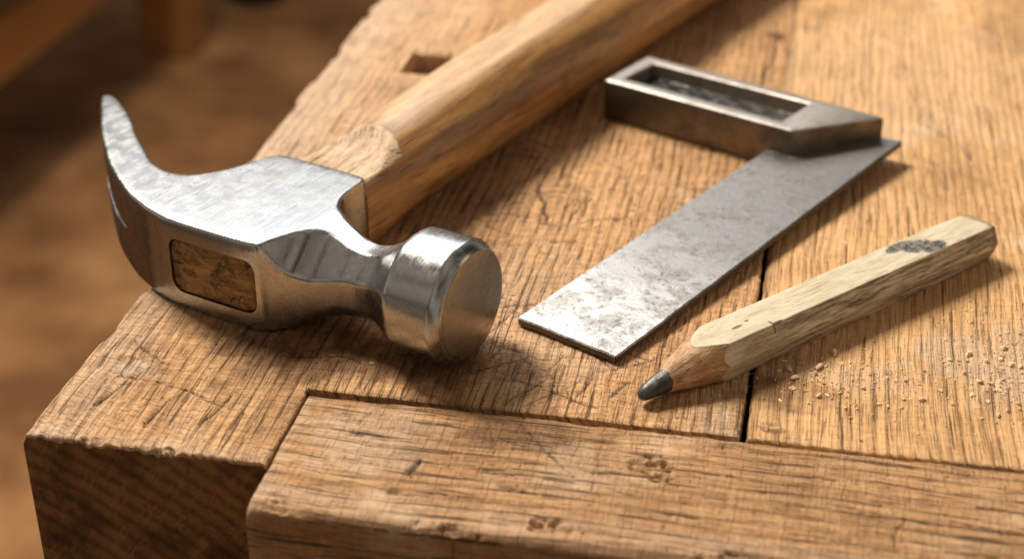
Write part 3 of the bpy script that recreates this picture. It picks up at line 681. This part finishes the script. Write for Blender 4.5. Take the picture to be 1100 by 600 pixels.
# painted body
m = NT('chipped_cream_paint'); P = m.coord(); st = m.noise(m.coord((20, .8, 20)), 1.3, 4, .7); g = m.noise(m.coord((3, .8, 3)), 1.1, 5, .7); fi = m.noise(m.coord((20, 1.6, 20)), 1.2, 3, .6)
x, y, z = m.sep(P)
col = m.mix(m.step(g, .40, .62), (.72, .64, .49), (.60, .51, .36))
wear = m.math('MULTIPLY', m.step(st, .57, .68), m.step(m.math('ADD', y, m.math('MULTIPLY', g, 4.)), 4.5, 8.5, .35, 1.))
col = m.mix(m.math('MULTIPLY', wear, .45), col, (.24, .17, .10))
crackl = m.step(fi, .60, .70); col = m.mix(m.math('MULTIPLY', crackl, .3), col, (.16, .11, .06))
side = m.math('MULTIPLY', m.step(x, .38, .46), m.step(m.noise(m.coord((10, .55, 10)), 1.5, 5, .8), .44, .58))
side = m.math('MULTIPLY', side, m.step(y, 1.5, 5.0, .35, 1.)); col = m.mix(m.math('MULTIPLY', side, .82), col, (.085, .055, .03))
def spot(cx, cy, rx, ry, n=None):
    v = m.vm('MULTIPLY', m.vm('SUBTRACT', P, (cx, cy, 0)), (1 / rx, 1 / ry, 0)); v = m.vm('ADD', v, m.vm('MULTIPLY', m.vm('SUBTRACT', m.noise(P, 6, 4, .7, 0, True), (.5, .5, .5)), (1.1, 1.1, 0)))
    return m.step(m.vm('LENGTH', v), 1.0, .75)
blk = m.math('MAXIMUM', m.math('MAXIMUM', spot(.24, 8.85, .24, .46), spot(.02, 8.55, .27, .50)), spot(-.22, 8.2, .20, .50)); top_only = m.step(z, .60, .80)
inner = m.noise(P, 9, 4, .8)
col = m.mix(m.math('MULTIPLY', blk, m.step(z, .35, .5)), col, m.mix(m.step(inner, .42, .54), (.04, .04, .043), (.24, .22, .2)))
chips = m.math('MAXIMUM', spot(.06, 2.65, .035, .17), spot(.40, 3.35, .13, .035)); chips = m.math('MAXIMUM', chips, spot(.43, 3.5, .035, .16)); chips = m.math('MAXIMUM', chips, spot(.0, 3.0, .03, .06))
endch = m.step(m.math('ADD', y, m.math('MULTIPLY', m.noise(P, 2.6, 4, .7), 1.0)), 11.05, 11.25)
col = m.mix(m.math('MULTIPLY', chips, .9), col, (.16, .06, .025)); col = m.mix(m.math('MULTIPLY', endch, .8), col, (.33, .19, .10))
h = m.math('SUBTRACT', m.math('MULTIPLY', st, .4), m.math('ADD', m.math('MULTIPLY', wear, .5), m.math('ADD', m.math('MULTIPLY', crackl, .6), m.math('ADD', chips, blk))))
M_paint = m.out(col, m.step(g, .3, .7, .42, .6), 0., m.bump(h, .014, .7), Specular_IOR_Level=.4)
secs = [P3(ang, hr - .03, ys0 + .03), P3(ang, hr + .002, ys0 + .004), P3(ang, hr + .012, ys0 + .03)]
for f in np.linspace(.01, 1, 150):
    y = ys0 + .03 + (PL - .10 - ys0 - .03) * f
    dent = .010 * (fbm(ang * 3, y * .8, 15) - .5) + .012 * (fbm(np.cos(ang) * 6, y * 3, 16) - .5)
    rb = np.clip((y - (PL - 1.3)) / 1.3, 0, 1) * .25
    secs.append(P3(ang, (hr + .012) * (1 - rb) + (.50 - .03 * np.abs(np.sin(ang))) * rb + dent, y))
sx = .02 * (fbm(np.cos(ang) * 3 + 4, np.sin(ang) * 3 + 4, 19) - .5)
for dr, y in ((-.01, PL - .08), (-.04, PL - .03), (-.10, PL), (-.3, PL + .01), (-.42, PL + .01)): secs.append(P3(ang, np.maximum((hr + .012) * .75 + (.50 - .03 * np.abs(np.sin(ang))) * .25 + dr, .02), y + sx * 2))
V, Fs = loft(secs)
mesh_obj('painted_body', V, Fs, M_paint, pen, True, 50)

# ------------------------------------------------------------------ sawdust
def crumbs():
    V = []; Fs = []
    def crumb(x, y, s, flat=.5):
        base = len(V); n = 6; rot = rng.uniform(0, 6.28); sx_, sy_ = s * rng.uniform(.7, 1.5), s * rng.uniform(.5, 1.0)
        for lev, zz, k in ((0, 0, .8), (1, s * flat, 1.0), (2, s * flat * 2, .55)):
            for q in range(n):
                a = q * 2 * math.pi / n; r = k * rng.uniform(.7, 1.2); u, v = sx_ * r * math.cos(a), sy_ * r * math.sin(a)
                V.append((x + u * math.cos(rot) - v * math.sin(rot), y + u * math.sin(rot) + v * math.cos(rot), zz + rng.uniform(-.15, .15) * s - .01))
        for l in range(2):
            for q in range(n):
                p = (q + 1) % n; Fs.append((base + l * n + q, base + l * n + p, base + (l + 1) * n + p, base + (l + 1) * n + q))
        Fs.append(tuple(base + 2 * n + q for q in range(n)))
    for k in range(3200):
        q = rng.random()
        if q < .55: x, y = rng.normal(4.9, .9), rng.normal(30.2, 1.1)
        elif q < .85: x, y = rng.normal(1.6, 1.0), rng.normal(28.9, .75)
        elif q < .93: x, y = rng.normal(2.6, 1.8), rng.normal(28.2, 1.3)
        else: x, y = rng.uniform(-13, 6), rng.uniform(24, 40)
        if -9.6 < x and y < 26.2: continue
        crumb(x, y, min(.11, .0115 * math.exp(rng.normal(0, .68))), rng.choice([.15, .35, .5]))
    for x, y, s in ((4.15, 30.2, .085), (4.5, 30.0, .07), (4.9, 30.6, .08), (5.2, 29.9, .07), (4.0, 29.4, .06), (1.9, 28.4, .055), (.9, 28.8, .06), (2.4, 28.9, .05), (3.1, 28.2, .07)): crumb(x, y, s)
    m = NT('sawdust_grains'); n = m.noise(m.coord(), 3.5, 1); col = m.ramp(n, [(.28, (.55, .28, .11)), (.40, (.78, .53, .29)), (.68, (.88, .70, .48))]); mt = m.out(col, .8, 0.)
    o = mesh_obj('sawdust', V, Fs, mt, None, False); o['kind'] = 'stuff'; o['label'] = 'scattered sawdust crumbs on the bench to the right of the pencil'; o['category'] = 'sawdust'
crumbs()
def fibres():
    V = []; Fs = []
    def strand(x, y, l, a, r):
        b = len(V); n = 7; bend = rng.normal(0, .8)
        for i in range(n):
            s_ = i / (n - 1); aa = a + bend * s_; 
            px = x + l * s_ * math.cos(aa); py = y + l * s_ * math.sin(aa); pz = .03 + .05 * math.sin(math.pi * s_)
            for q in range(4):
                t = q * math.pi / 2; V.append((px - math.sin(aa) * r * math.cos(t), py + math.cos(aa) * r * math.cos(t), pz + r * math.sin(t)))
        for i in range(n - 1):
            for q in range(4): p = (q + 1) % 4; Fs.append((b + i * 4 + q, b + i * 4 + p, b + i * 4 + 4 + p, b + i * 4 + 4 + q))
    for k in range(14): strand(rng.normal(-10.1, .6), rng.normal(27.4, .3), rng.uniform(.1, .35), rng.uniform(0, 6.3), .007)
    for k in range(22): strand(rng.normal(.2, .5), rng.normal(28.8, .3), rng.uniform(.1, .4), rng.uniform(0, 6.3), .007)
    for k in range(10): strand(rng.normal(-4.5, 1.2), rng.normal(27, .5), rng.uniform(.1, .3), rng.uniform(0, 6.3), .006)
    m = NT('wood_fibre'); mt = m.out((.42, .24, .09), .7, 0.)
    o = mesh_obj('wood_fibres', V, Fs, mt, None, True); o['kind'] = 'stuff'; o['label'] = 'fine loose wood fibres in front of the hammer and under the pencil'; o['category'] = 'wood fibres'
fibres()

# ------------------------------------------------------------------ blurred workshop behind
def simple(name, stops, scale, rough=.7, stretch=(1, 1, 1)):
    m = NT(name); n = m.noise(m.coord(stretch), scale, 4, .6); return m.out(m.ramp(n, stops), rough, 0.)
M_floor = simple('workshop_floor', [(.36, (.20, .085, .026)), (.5, (.35, .165, .06)), (.64, (.48, .25, .098))], .075, .8)
fl = mesh_obj('floor', [(-500, -100, -55), (300, -100, -55), (300, 900, -55), (-500, 900, -55)], [(0, 1, 2, 3)], M_floor, None, False); fl['kind'] = 'structure'
def box(name, lo, hi, mat, parent, bev=.4):
    bm = bmesh.new(); bmesh.ops.create_cube(bm, size=1)
    for v in bm.verts: v.co = Vector([(lo[i] + hi[i]) / 2 + v.co[i] * (hi[i] - lo[i]) for i in range(3)]) * S
    bmesh.ops.bevel(bm, geom=list(bm.edges), offset=bev * S, segments=2, affect='EDGES')
    me = bpy.data.meshes.new(name); bm.to_mesh(me); bm.free(); me.materials.append(mat)
    o = bpy.data.objects.new(name, me); COL.objects.link(o); o.parent = parent; return o
tin = empty('dark_object', (-76, 200, -55), 0, 'unidentified dark object shaped as a small tin on the floor, blurred, right of the low table', 'tin')  # the tin is a guess, standing in for an unidentified dark object
M_tin = simple('black_tin', [(.3, (.012, .011, .010)), (.7, (.03, .025, .02))], .3, .4)
def lathe(name, prof, mat, parent, n=40):
    V, Fs = loft([np.stack([r * np.cos(np.linspace(0, 2 * np.pi, n, endpoint=False)), r * np.sin(np.linspace(0, 2 * np.pi, n, endpoint=False)), np.full(n, z)], 1) for r, z in prof])
    return mesh_obj(name, V, Fs, mat, parent, True, 40)
lathe('body', [(3.8, 0), (4.0, .3), (4.0, 8.8), (4.1, 9.0)], M_tin, tin); lathe('lid', [(3.7, 9.02), (4.15, 9.05), (4.15, 9.7), (3.7, 9.75), (3.6, 9.4), (.1, 9.4)], M_tin, tin)
M_top = simple('table_top_wood', [(.35, (.05, .025, .012)), (.6, (.11, .058, .026))], .12, .5, (1, .3, 1))
M_side = simple('table_side_wood', [(.35, (.30, .13, .035)), (.65, (.46, .21, .06))], .15, .5, (1, .3, 1))
tb = empty('low_table', (-97, 110, -55), 0, 'low wooden table blurred in the background at upper left', 'table')
box('tabletop', (-40, -60, 21.5), (21, 75, 25), M_top, tb); box('apron', (17, -58, 14.5), (20, 73, 21.3), M_side, tb)
box('leg', (14, 66, 0), (20.5, 72.5, 14.3), M_side, tb); box('leg', (14, -57, 0), (20.5, -51, 14.3), M_side, tb)
